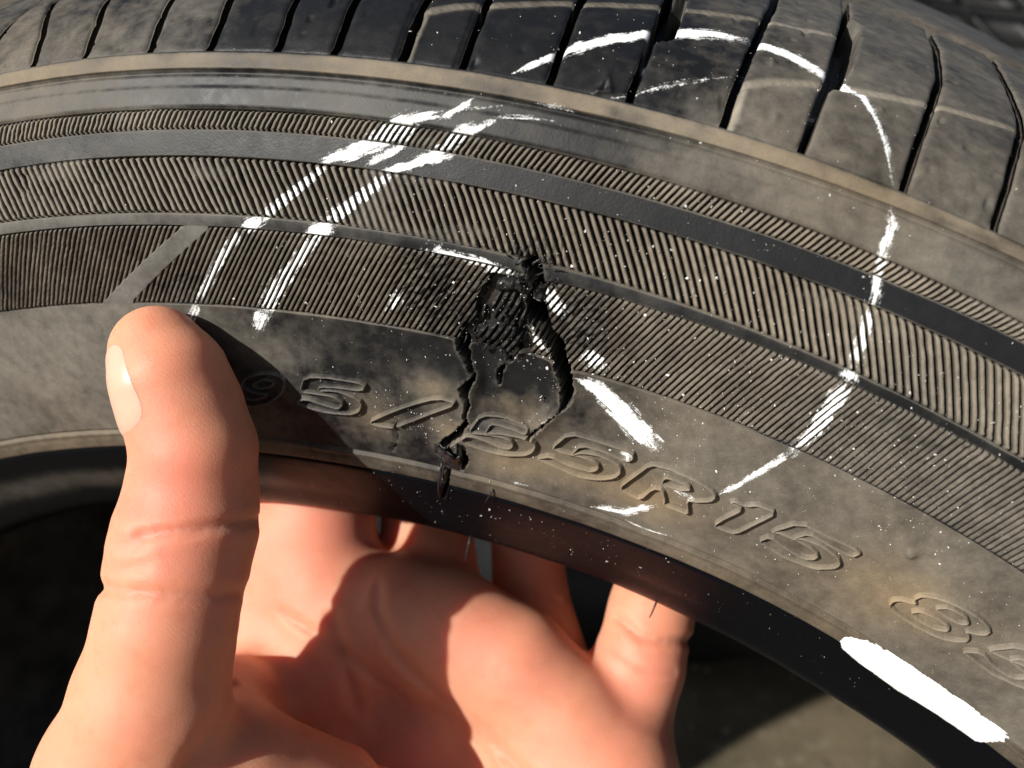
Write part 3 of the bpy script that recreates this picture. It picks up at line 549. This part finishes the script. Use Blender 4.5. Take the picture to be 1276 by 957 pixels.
# white paint bar on the bead
def paint_bar():
    P = np.array(PAINT); a = np.arange(P[:, 0].min()-.15, P[:, 0].max()+.15, .05); s = np.arange(P[:, 1].min()-.6, P[:, 1].max()+.6, .1)
    A, S = np.meshgrid(a, s, indexing='ij'); X, Y = flat(A, S); d = sdist(X, Y, PAINT)
    d = d+(fbm(X*.35+Y*2, Y*3.5-X*.5, 6, 3)-.5)*.7*(.4+.6*sst(-4, 0, Y)+sst(33.5, 34.5, A))
    h = body_height(A, S)+.10*sst(-.05, .25, d)-.02; V = surf(A, S, h).reshape(-1, 3)*MM; F = grid_faces(len(a), len(s)); dd = d.ravel(); F = F[(dd[F] > -.05).all(1)]
    used, inv = np.unique(F, return_inverse=True); o = link_mesh('paint_mark', V[used], inv.reshape(F.shape), WHITE, tyre); o['label'] = 'solid white painted bar on the black bead'
paint_bar()

# rubber shreds, whiskers and the lifted flap at the bead
def tube(pts, rads, sides=5):
    pts = np.asarray(pts, float); n = len(pts); T = np.gradient(pts, axis=0); T /= np.linalg.norm(T, axis=1, keepdims=True)+1e-12
    ref = np.array([.3, .8, .5]); U = np.cross(T, ref); U /= np.linalg.norm(U, axis=1, keepdims=True)+1e-12; W_ = np.cross(T, U)
    an = np.linspace(0, 2*np.pi, sides, endpoint=False)
    V = pts[:, None, :]+(np.cos(an)[None, :, None]*U[:, None, :]+np.sin(an)[None, :, None]*W_[:, None, :])*np.asarray(rads)[:, None, None]
    V = V.reshape(-1, 3); F = []
    for i in range(n-1):
        for j in range(sides):
            k = (j+1) % sides; F.append((i*sides+j, i*sides+k, (i+1)*sides+k, (i+1)*sides+j))
    F.append(tuple(range(sides))[::-1]); F.append(tuple((n-1)*sides+j for j in range(sides)))
    return V, F
def shred(a, s, da, ds, hh, r, n=7, seed=0, mat=None, name='rubber_shred'):
    g = np.random.default_rng(seed); t = np.linspace(0, 1, n); wob = g.normal(0, .12, (n, 3)).cumsum(0)*.35
    pts = np.array([surf(a+da*x+wob[i, 0]*.15, s+ds*x+wob[i, 1], .05+hh*math.sin(x*2.2)+wob[i, 2]*.3) for i, x in enumerate(t)])*MM
    V, F = tube(pts, r*MM*(1-.85*t)); link_mesh(name, V, F, mat or BLACKRUB, tyre)
for i in range(26):
    a, s = rng.uniform(7.9, 9.7), rng.uniform(39.5, 43.8); shred(a, s, rng.uniform(-.2, .45), rng.uniform(-.6, 2.6), rng.uniform(.2, 1.3), rng.uniform(.09, .24), seed=i)
for i in range(9):
    a, s = rng.uniform(6.6, 8.9), rng.uniform(25, 39); shred(a, s, rng.uniform(-.2, .3), rng.uniform(-2, 2.2), rng.uniform(.2, .9), rng.uniform(.15, .4), seed=100+i)
shred(5.8, 1.2, -.1, -9.5, 1.0, .28, 9, 301); shred(5.95, 1.5, -.15, -6.0, .9, .22, 9, 302); shred(8.35, -2.0, -.32, -3.4, .9, .2, 7, 303)
shred(18.1, -24.5, .02, -1.2, 3.2, .22, 6, 304, name='rubber_whisker'); shred(6.9, -25.2, -.1, -2.4, 5.0, .28, 7, 305, name='rubber_whisker')
def torn_flap(a0, a1, s0, s1, hfun, seed, mat=BLACKRUB):
    n, m = 12, 12; u, v = np.meshgrid(np.linspace(0, 1, n), np.linspace(0, 1, m), indexing='ij'); w = (fbm(u*4, v*4, seed, 3)-.5)
    Ag = a0+(a1-a0)*(u+.22*w); Sg = s0+(s1-s0)*(v+.25*(vnoise(u*5, v*0, seed)-.5)*v); h = hfun(u, v)+w*.7
    t = surf(Ag, Sg, h).reshape(-1, 3)*MM; b = surf(Ag, Sg, h-.55).reshape(-1, 3)*MM; F = grid_faces(n, m); idx = np.arange(n*m).reshape(n, m)
    ring = np.concatenate([idx[:, 0], idx[-1, 1:], idx[-2::-1, -1], idx[0, -2:0:-1]]); k = n*m
    side = np.stack([ring, ring+k, np.roll(ring, -1)+k, np.roll(ring, -1)], -1)
    link_mesh('torn_flap', np.concatenate([t, b]), np.concatenate([F, F[:, ::-1]+k, side[:, ::-1]]), mat, tyre)
torn_flap(5.85, 6.75, .8, 5.2, lambda u, v: .5+1.5*np.sin(u*2.6)*v, 3)
torn_flap(5.5, 6.05, 3.2, 5.6, lambda u, v: .3+.8*u, 5)
torn_flap(6.55, 6.8, .9, 7.2, lambda u, v: .5+.3*v, 8)
for i, (a, s, da, ds, h0) in enumerate([(8.75, 36.5, .4, 2.8, -1.2), (6.75, 26.8, .35, 2.2, -.3)]):
    torn_flap(a, a+da, s, s+ds, lambda u, v, k=i, h0=h0: h0-.6+.9*np.sin(u*3.1)*(.4+.6*v), 20+i)

# chalk dust specks all over the sidewall
def flecks():
    V, F = [], []; g = np.random.default_rng(5)
    def put(a, s, r):
        X, Y = np.radians(a)*RM, s
        c = surf(a, s, .02)*MM; ax = g.normal(size=(3, 3)); ax /= np.linalg.norm(ax, axis=1, keepdims=True); k = len(V)
        for d in (ax[0], -ax[0]*.8, ax[1], -ax[1]*.9, ax[2]*.8, -ax[2]): V.append(c+d*r*MM*g.uniform(.7, 1.2))
        for t in ((0, 2, 4), (2, 1, 4), (1, 3, 4), (3, 0, 4), (2, 0, 5), (1, 2, 5), (3, 1, 5), (0, 3, 5)): F.append(tuple(k+q for q in t))
    def ok(a, s): return not any(bool(inside(np.array([math.radians(a)*RM]), np.array([s]), CRACKS[k])[0]) for k in ('right', 'left'))
    cl = [(9.5, 38, 3, 5, 170), (10.5, 27, 3, 4, 150), (5, 10, 2.5, 4, 190), (12, 20, 4, 8, 170), (21, 33, 4, 6, 190), (24, 22, 4, 6, 150), (9, 48, 6, 5, 170), (15, 60, 7, 6, 130), (19, 12, 6, 7, 130), (6, 62, 5, 4, 110), (12, 75, 6, 6, 130), (4, 30, 5, 8, 150), (22, 47, 4, 4, 90), (10, -12, 8, 6, 90), (0, 30, 6, 16, 90), (1.5, 14, 2, 3, 60), (16, 36, 6, 8, 150)]
    for a, s, da, ds, n in cl:
        for _ in range(int(n*1.1)):
            x, y = g.normal(a, da*.7), g.normal(s, ds*.7)
            if -24 < y < 100 and -12 < x < 35 and ok(x, y): put(x, y, min(.30, .066*math.exp(g.normal(0, .65))))
    for _ in range(700):
        x, y = g.uniform(2, 30), g.uniform(-18, 86)
        if ok(x, y): put(x, y, min(.28, .058*math.exp(g.normal(0, .6))))
    o = link_mesh('dust_flecks', np.array(V), F, FLECK, tyre, smooth=False); o['kind'] = 'stuff'
flecks()

# ------------------------------------------------------------------ hand: one continuous skin grown from a distance field
CREASES = dict(
    heart=[(7.9,-97.1,189.9),(9.1,-101.3,181.9),(13.0,-104.1,175.2),(21.6,-106.6,168.7),(33.2,-108.7,161.5),(44.5,-110.1,153.6)],
    head=[(-10.2,-105.0,180.5),(1.1,-103.9,173.0),(12.8,-105.3,164.8),(23.6,-108.9,157.6),(32.8,-113.1,149.9)],
    life=[(-0.8,-100.9,177.1),(5.4,-107.7,164.1),(12.1,-113.5,154.9),(15.5,-119.3,147.2)],
    ip1=[(-15.7,-129.2,215.4),(-12.3,-128.0,215.9),(-6.4,-126.1,216.5),(-2.5,-117.7,212.7)],
    ip3=[(-26.3,-129.7,203.1),(-11.7,-132.5,207.7),(-4.0,-131.5,207.9),(-2.1,-124.0,203.5)],
    base1=[(-6.0,-124.4,186.0),(-4.8,-134.7,184.0),(-6.8,-141.9,180.6)],
    ipl=[(-21.5,-128.0,212.0),(-15.5,-130.0,213.9)],
    ipl2=[(-21.1,-129.5,207.2),(-15.2,-130.5,210.9)],
    pk2=[(51.7,-83.9,167.1),(58.4,-86.0,164.4),(64.2,-81.6,160.9)],
    pk=[(52.2,-80.9,172.1),(57.5,-82.3,169.3),(67.7,-76.0,165.0)],)
HP = dict(
    thumb=[(-23.2,-107.5,235.4,7.6),(-20.0,-109.6,232.2,9.0),(-17.9,-110.8,227.1,9.5),(-15.2,-113.3,221.3,9.8),(-15.5,-115.7,214.1,10.5),(-15.1,-119.6,209.2,11.2),(-14.9,-123.2,204.9,10.8),(-15.2,-129.0,197.0,11.0),(-17.0,-133.8,185.1,12.8),(-20.6,-137.3,170.5,16.0),(-26.6,-137.8,147.4,19.0)],
    bump1=[(-19.3,-125.3,213.7,3.2),(-19.3,-126.1,212.3,3.0)],
    bump2=[(-19.7,-127.6,209.8,3.0),(-20.6,-127.8,207.9,2.8)],
    index=[(-6.9,-87.9,157.0,13.5),(-12.5,-82.5,169.3,13.2),(-15.5,-76.3,179.5,12.2),(-19.9,-67.0,191.7,10.8),(-22.1,-61.4,204.8,9.5),(-18.0,-65.2,218.9,8.5)],
    middle=[(14.8,-85.9,160.6,12.0),(6.3,-67.3,168.1,10.6),(0.8,-54.6,178.6,9.8),(-2.7,-47.8,202.5,8.8),(-0.0,-53.9,219.8,8.0)],
    ring=[(37.8,-81.7,148.5,11.5),(29.4,-63.2,158.1,8.7),(25.1,-50.9,171.3,8.5),(20.8,-46.0,194.4,8.0),(21.3,-50.5,211.3,7.5)],
    pinky=[(53.7,-89.5,139.8,11.0),(56.9,-78.4,157.6,9.6),(58.0,-69.9,165.9,9.0),(58.9,-56.9,177.9,8.0),(58.5,-56.8,194.7,7.0)],
    ridge=[(-6.1,-86.2,163.8,12.4),(6.9,-85.7,166.9,12.0),(17.8,-86.2,165.8,12.1),(31.8,-87.8,160.5,12.2),(44.0,-90.9,152.4,12.0),(53.9,-93.6,144.8,12.2),(57.3,-98.5,134.7,13.0)],
    palm1=[(-8.0,-85.9,154.8,13.5),(-13.7,-118.5,108.7,18.0)],
    palm2=[(16.1,-83.1,146.2,14.0),(1.8,-116.2,103.1,19.0)],
    palm3=[(39.3,-87.3,140.2,14.0),(24.5,-111.9,106.1,19.0)],
    hypo=[(51.9,-97.5,139.1,15.0),(37.6,-119.5,123.9,22.0)],
    thenar=[(-21.5,-137.1,164.9,16.0),(-8.1,-131.4,162.3,15.0),(5.2,-128.4,148.7,18.0)],
    index_side=[(-21.7,-71.1,183.3,9.5),(-21.8,-79.9,174.2,11.5),(-23.5,-86.6,161.1,12.5),(-21.6,-96.2,151.6,12.0)],
    web=[(-21.2,-123.9,169.3,11.0),(-17.9,-106.1,153.3,10.0),(-9.0,-90.3,153.9,12.0)],
    arm=[(3.4,-128.7,115.7,24.0),(0.5,-157.1,75.7,28.0),(2.7,-204.9,3.2,36.0)],)
def seg_field(P, chain):
    best = None
    for (a, b) in zip(chain[:-1], chain[1:]):
        a, b = np.array(a), np.array(b); ab = b[:3]-a[:3]; t = np.clip(((P-a[:3])@ab)/(ab@ab), 0, 1)
        d = np.linalg.norm(P-a[:3]-t[..., None]*ab, axis=-1)-(a[3]+(b[3]-a[3])*t)
        best = d if best is None else smin(best, d, 1.5)
    return best
def smin(a, b, k):
    h = np.clip(.5+.5*(b-a)/k, 0, 1); return b*(1-h)+a*h-k*h*(1-h)
def crease(P, d):
    cam_ = np.array([68.96, -223.5, 304.18])
    for k, ch in CREASES.items():
        rad, dep = {'ip1': (.75, .75), 'ip2': (.7, .4), 'ip3': (.8, .65), 'base1': (1.0, .6), 'base2': (.8, .8), 'pk': (.75, .85), 'heart': (.85, .85), 'head': (.8, .75), 'life': (1.0, .95)}.get(k, (.75, .32))
        c = None
        for a, b in zip(ch[:-1], ch[1:]):
            a, b = np.array(a), np.array(b); ab = b-a; v = (a+b)/2-cam_; v /= np.linalg.norm(v); w = P-a; far = np.abs(w@v); w = w-(w@v)[..., None]*v; ab = ab-(ab@v)*v
            t = np.clip((w@ab)/(ab@ab), 0, 1); e = np.linalg.norm(w-t[..., None]*ab, axis=-1)+np.maximum(far-13, 0)
            c = e if c is None else np.minimum(c, e)
        d = d+dep*np.exp(-(c/rad)**2)-.22*dep*np.exp(-((c-rad*2.6)/(rad*1.3))**2)
    return d
def hand_sdf(P):
    palm = seg_field(P, HP['palm1'])
    for k in ('palm2', 'palm3', 'hypo', 'arm'): palm = smin(palm, seg_field(P, HP[k]), 9.)
    palm = smin(palm, seg_field(P, HP['ridge']), 10.)
    for k, kk in (('index', 5.), ('middle', 3.), ('ring', 3.), ('pinky', 3.5)): palm = smin(palm, seg_field(P, HP[k]), kk)
    palm = smin(palm, seg_field(P, HP['web']), 6.); palm = smin(palm, seg_field(P, HP['index_side']), 5.); palm = smin(palm, seg_field(P, HP['thenar']), 7.)
    d = smin(palm, seg_field(P, HP['thumb']), 5.)
    for k in ('bump1', 'bump2'): d = smin(d, seg_field(P, HP[k]), 3.)
    nearskin = np.abs(d) < 3.5
    if nearskin.any(): d[nearskin] = crease(P[nearskin], d[nearskin])
    return d
def build_hand():
    import openvdb
    lo, hi, st = np.array([-66., -165., 78.]), np.array([88., -25., 252.]), .75
    n = np.ceil((hi-lo)/st).astype(int); arr = np.empty(n, np.float32)
    ys, zs = np.meshgrid(lo[1]+np.arange(n[1])*st, lo[2]+np.arange(n[2])*st, indexing='ij')
    for i0 in range(0, n[0], 12):
        xs = lo[0]+np.arange(i0, min(n[0], i0+12))*st
        P = np.stack(np.broadcast_arrays(xs[:, None, None], ys[None], zs[None]), -1); arr[i0:i0+len(xs)] = hand_sdf(P)
    arr[:, :, 0] = np.maximum(arr[:, :, 0], .5)
    g = openvdb.FloatGrid(9.); g.copyFromArray(arr); pts, quads = g.convertToQuads(0.)
    V = (pts*st+lo)*MM
    return V, quads.astype(np.int32)[:, ::-1]
def skin_material():
    m, nt, b = new_mat('skin'); k = NB(nt); geo = k.n('ShaderNodeNewGeometry').outputs['Position']
    n1 = k.noise(geo, 45., 4.); n2 = k.noise(geo, 260., 4.); n3 = k.noise(geo, 2200., 3.)
    red = k.attr('pink').outputs['Fac']
    f = k.math('ADD', k.math('MULTIPLY', k.math('SUBTRACT', n1, .5), 1.6), red, 0, True)
    col = k.mix(f, (.64, .275, .165, 1), (.66, .205, .14, 1)); col = k.mix(k.math('MULTIPLY', k.ramp(n2, .45, .75), .35), col, (.52, .185, .10, 1))
    k.l(col, b.inputs['Base Color']); b.inputs['Subsurface Weight'].default_value = .75; b.inputs['Subsurface Radius'].default_value = (1., .30, .14); b.inputs['Subsurface Scale'].default_value = .007
    b.inputs['Roughness'].default_value = .54; b.inputs['Specular IOR Level'].default_value = .36
    w = k.n('ShaderNodeTexWave', wave_type='BANDS', bands_direction='DIAGONAL'); k.l(geo, w.inputs[0]); w.inputs['Scale'].default_value = 520.; w.inputs['Distortion'].default_value = 6.; w.inputs['Detail'].default_value = 2.; w.inputs['Detail Scale'].default_value = .6
    vo = k.n('ShaderNodeTexVoronoi', feature='DISTANCE_TO_EDGE'); k.l(geo, vo.inputs['Vector']); vo.inputs['Scale'].default_value = 2300.
    cell = k.ramp(vo.outputs['Distance'], 0., .18)
    bp = k.n('ShaderNodeBump'); bp.inputs['Strength'].default_value = .3; bp.inputs['Distance'].default_value = .00025
    k.l(k.math('ADD', k.math('MULTIPLY', w.outputs[1], .10), k.math('ADD', k.math('MULTIPLY', cell, .24), k.math('ADD', k.math('MULTIPLY', n3, .5), n2))), bp.inputs['Height']); k.l(bp.outputs[0], b.inputs['Normal'])
    return m
SKIN = skin_material()
V, F = build_hand()
Pm = V/MM
pink = np.zeros(len(V))
for c, r, a in (((-14, -126, 222), 9, .55), ((-14, -82, 175), 16, .7), ((28, -104, 164), 16, .5), ((55, -85, 160), 14, .4), ((25, -60, 160), 14, .5), ((-18, -125, 232), 9, .3)):
    pink += a*np.exp(-(np.linalg.norm(Pm-np.array(c), axis=1)/r)**2)
hand = link_mesh('hand', V, F, SKIN, attrs={'pink': pink})
tag(hand, 'left hand gripping the tyre bead from below, thumb pressed up against the sidewall', 'hand')
def nail():
    ax0, ax1 = np.array([-21.3, -109., 233.8]), np.array([-16.2, -112.9, 225.4])   # along the thumb, tip first
    T = (ax1-ax0)/np.linalg.norm(ax1-ax0); view = np.array([68.96, -223.5, 304.18])-ax0; view /= np.linalg.norm(view)
    side = np.cross(T, view); side /= np.linalg.norm(side); dorsal = np.array([-.68, -.66, .15])
    dorsal -= T*(dorsal@T); dorsal /= np.linalg.norm(dorsal); bi = np.cross(T, dorsal)
    n, m = 22, 18; V = []
    for i in range(n):
        u = i/(n-1); c = ax0+(ax1-ax0)*(u*1.45-.55)
        for j in range(m):
            w = (j/(m-1)-.5)*2; ang = w*(.92-.12*(1-u)-.25*sst(.75, 1., np.float64(u))*0)
            d = dorsal*math.cos(ang)+bi*math.sin(ang); lo_, hi_ = 0., 22.
            for _ in range(22):
                md = (lo_+hi_)/2
                if hand_sdf((c+d*md)[None])[0] < 0: lo_ = md
                else: hi_ = md
            V.append(c+d*(hi_+.42-.75*abs(w)**4-.75*abs(2*u-1)**6-.5*(abs(w)*abs(2*u-1))**3))
    V = np.array(V); k = len(V); cen = V.mean(0)
    V2 = np.concatenate([V, V-dorsal*.8])*MM; Fq = grid_faces(n, m); idx = np.arange(k).reshape(n, m)
    ring = np.concatenate([idx[:, 0], idx[-1, 1:], idx[-2::-1, -1], idx[0, -2:0:-1]]); sd = np.stack([ring, ring+k, np.roll(ring, -1)+k, np.roll(ring, -1)], -1)
    mt, nt, b = new_mat('nail'); b.inputs['Base Color'].default_value = (.60, .37, .27, 1); b.inputs['Roughness'].default_value = .36; b.inputs['Subsurface Weight'].default_value = .35; b.inputs['Subsurface Radius'].default_value = (1, .4, .25); b.inputs['Subsurface Scale'].default_value = .002
    link_mesh('thumb_nail', V2, np.concatenate([Fq, Fq[:, ::-1]+k, sd]), mt, hand)
nail()

# ------------------------------------------------------------------ ground and the second tyre behind
def ground_material():
    m, nt, b = new_mat('old_concrete'); k = NB(nt); geo = k.n('ShaderNodeNewGeometry').outputs['Position']
    n1 = k.noise(geo, 9., 6., .65); n2 = k.noise(geo, 60., 5., .7); n3 = k.noise(geo, 400., 3.)
    col = k.mix(k.ramp(n1, .3, .7), (.05, .039, .02, 1), (.125, .098, .057, 1)); col = k.mix(k.ramp(n2, .55, .72), col, (.16, .135, .085, 1)); col = k.mix(k.ramp(n2, .42, .3), col, (.05, .04, .022, 1))
    k.l(col, b.inputs['Base Color']); b.inputs['Roughness'].default_value = .9
    bp = k.n('ShaderNodeBump'); bp.inputs['Strength'].default_value = .6; bp.inputs['Distance'].default_value = .003; k.l(k.math('ADD', n2, k.math('MULTIPLY', n3, .4)), bp.inputs['Height']); k.l(bp.outputs[0], b.inputs['Normal'])
    return m
GZ = -.2955
n_ = 60; gx = np.sinh(np.linspace(-4, 4, n_))*1.1; X, Y = np.meshgrid(gx, gx, indexing='ij')
Zg = GZ+(fbm(X*7, Y*7, 3)-.5)*.004-.002
ground = link_mesh('ground', np.stack([X, Y, Zg], -1).reshape(-1, 3), grid_faces(n_, n_), ground_material()); tag(ground, kind='structure')
PEB = simple_mat('pebble_stone', (.22, .20, .15, 1), .85, 90., .35)
Vp, Fp = [], []
for i in range(260):
    cx, cy = rng.uniform(-.1, .5), rng.uniform(.1, .7); r = rng.uniform(.001, .0035); k0 = len(Vp)
    dirs = rng.normal(size=(3, 3)); q, _ = np.linalg.qr(dirs)
    for d in (q[0], -q[0], q[1], -q[1], q[2], -q[2]): Vp.append(np.array([cx, cy, GZ+r*.3])+d*r*rng.uniform(.6, 1.1)*np.array([1, 1, .7]))
    for t in ((0, 2, 4), (2, 1, 4), (1, 3, 4), (3, 0, 4), (2, 0, 5), (1, 2, 5), (3, 1, 5), (0, 3, 5)): Fp.append(tuple(k0+z for z in t))
peb = link_mesh('gravel', np.array(Vp), Fp, PEB); tag(peb, kind='stuff')

def other_tyre(label, loc, rot=(0, 0, 0), arc=(-30, 80)):
    t = thing('tyre', label, 'tyre', loc); t.rotation_euler = rot
    R, hw = .2955, .098
    prof_ = [(.185, .06), (.19, .075), (.21, .09), (.24, .098), (.265, .096), (.28, .088), (.288, .076), (.2895, .05), (.290, .0)]
    prof_ = prof_+[(r, -w) for r, w in prof_[-2::-1]]; r_, w_ = np.array(prof_).T; n = 160; th = np.linspace(0, 2*np.pi, n, endpoint=False)
    V = np.stack([r_[None]*np.sin(th)[:, None], np.broadcast_to(w_, (n, len(w_))), R+r_[None]*np.cos(th)[:, None]], -1).reshape(-1, 3)
    z = {k: np.zeros(len(V)) for k in ('fresh_shade', 'chalk')}; z['dirt_shading'] = np.full(len(V), .03); z['brown'] = np.full(len(V), .2); z['chalk_uv'] = np.zeros((len(V), 3))
    F = grid_faces(n, len(w_), True); link_mesh('carcass', V, F[:, ::-1], RUBBER, t, attrs=z)
    rows = [(-.086, -.056), (-.050, -.028), (-.023, -.002), (.003, .024), (.029, .050), (.057, .086)]
    nb = 44; me = None
    for ri, (w0, w1) in enumerate(rows):
        me = None; sk = .055*(1 if ri < 3 else -1)
        u, v = np.meshgrid(np.linspace(0, 1, 7), np.linspace(0, 1, 5), indexing='ij'); th_ = (u-.5)*(2*np.pi/nb)*.86+sk*(v-.5)*2; w = w0+(w1-w0)*v
        base = np.interp(np.abs(w), [0, .05, .076, .088], [.290, .2895, .288, .281]); e = np.minimum(np.minimum(u, 1-u)*6, np.minimum(v, 1-v)*6); rr_ = base+.0055*np.clip(e*4, .45, 1)
        def pos(rad): return np.stack([rad*np.sin(th_), w, R+rad*np.cos(th_)], -1).reshape(-1, 3)-np.array([0, 0, R])
        top, bot = pos(rr_), pos(base-.002); idx = np.arange(35).reshape(7, 5); ring = np.concatenate([idx[:, 0], idx[-1, 1:], idx[-2::-1, -1], idx[0, -2:0:-1]])
        Vb = np.concatenate([top, bot]); Fb = np.concatenate([grid_faces(7, 5), np.stack([ring, ring+35, np.roll(ring, -1)+35, np.roll(ring, -1)], -1)[:, ::-1]])
        zb = {k: np.zeros(70) for k in ('fresh_shade', 'chalk')}; zb['dirt_shading'] = np.full(70, .03); zb['brown'] = np.full(70, .25); zb['chalk_uv'] = np.zeros((70, 3))
        for j in range(nb):
            ang = j*2*np.pi/nb+ri*.03
            deg = (math.degrees(ang)+180) % 360-180
            if not arc[0] < deg < arc[1]: continue
            if me is None:
                o = link_mesh('tread_block', Vb, Fb, RUBBER, t, attrs=zb); me = o.data
            else:
                o = bpy.data.objects.new('tread_block', me); COL.objects.link(o); o.parent = t
            o.location = (0, 0, R); o.rotation_euler = (0, ang, 0)
    return t
other_tyre('dark tyre standing upright behind the cut one, glimpsed between the fingers', (-.025, .443, GZ))
# a pile of tyres lying flat further back, treads towards the camera
for k_, lab in enumerate(('lowest tyre of the dark pile lying behind', 'middle tyre of the dark pile lying behind', 'topmost dark tyre of the pile behind, its blurred tread above the cut tyre')):
    # lying flat: the axle points up, so the empty (at the tread's rim) is turned and lifted
    other_tyre(lab, (.36+.01*k_, 1.02+.2955*0-.02*k_, GZ+.1+.199*k_), (math.radians(90), 0, 0), (-100, 100))
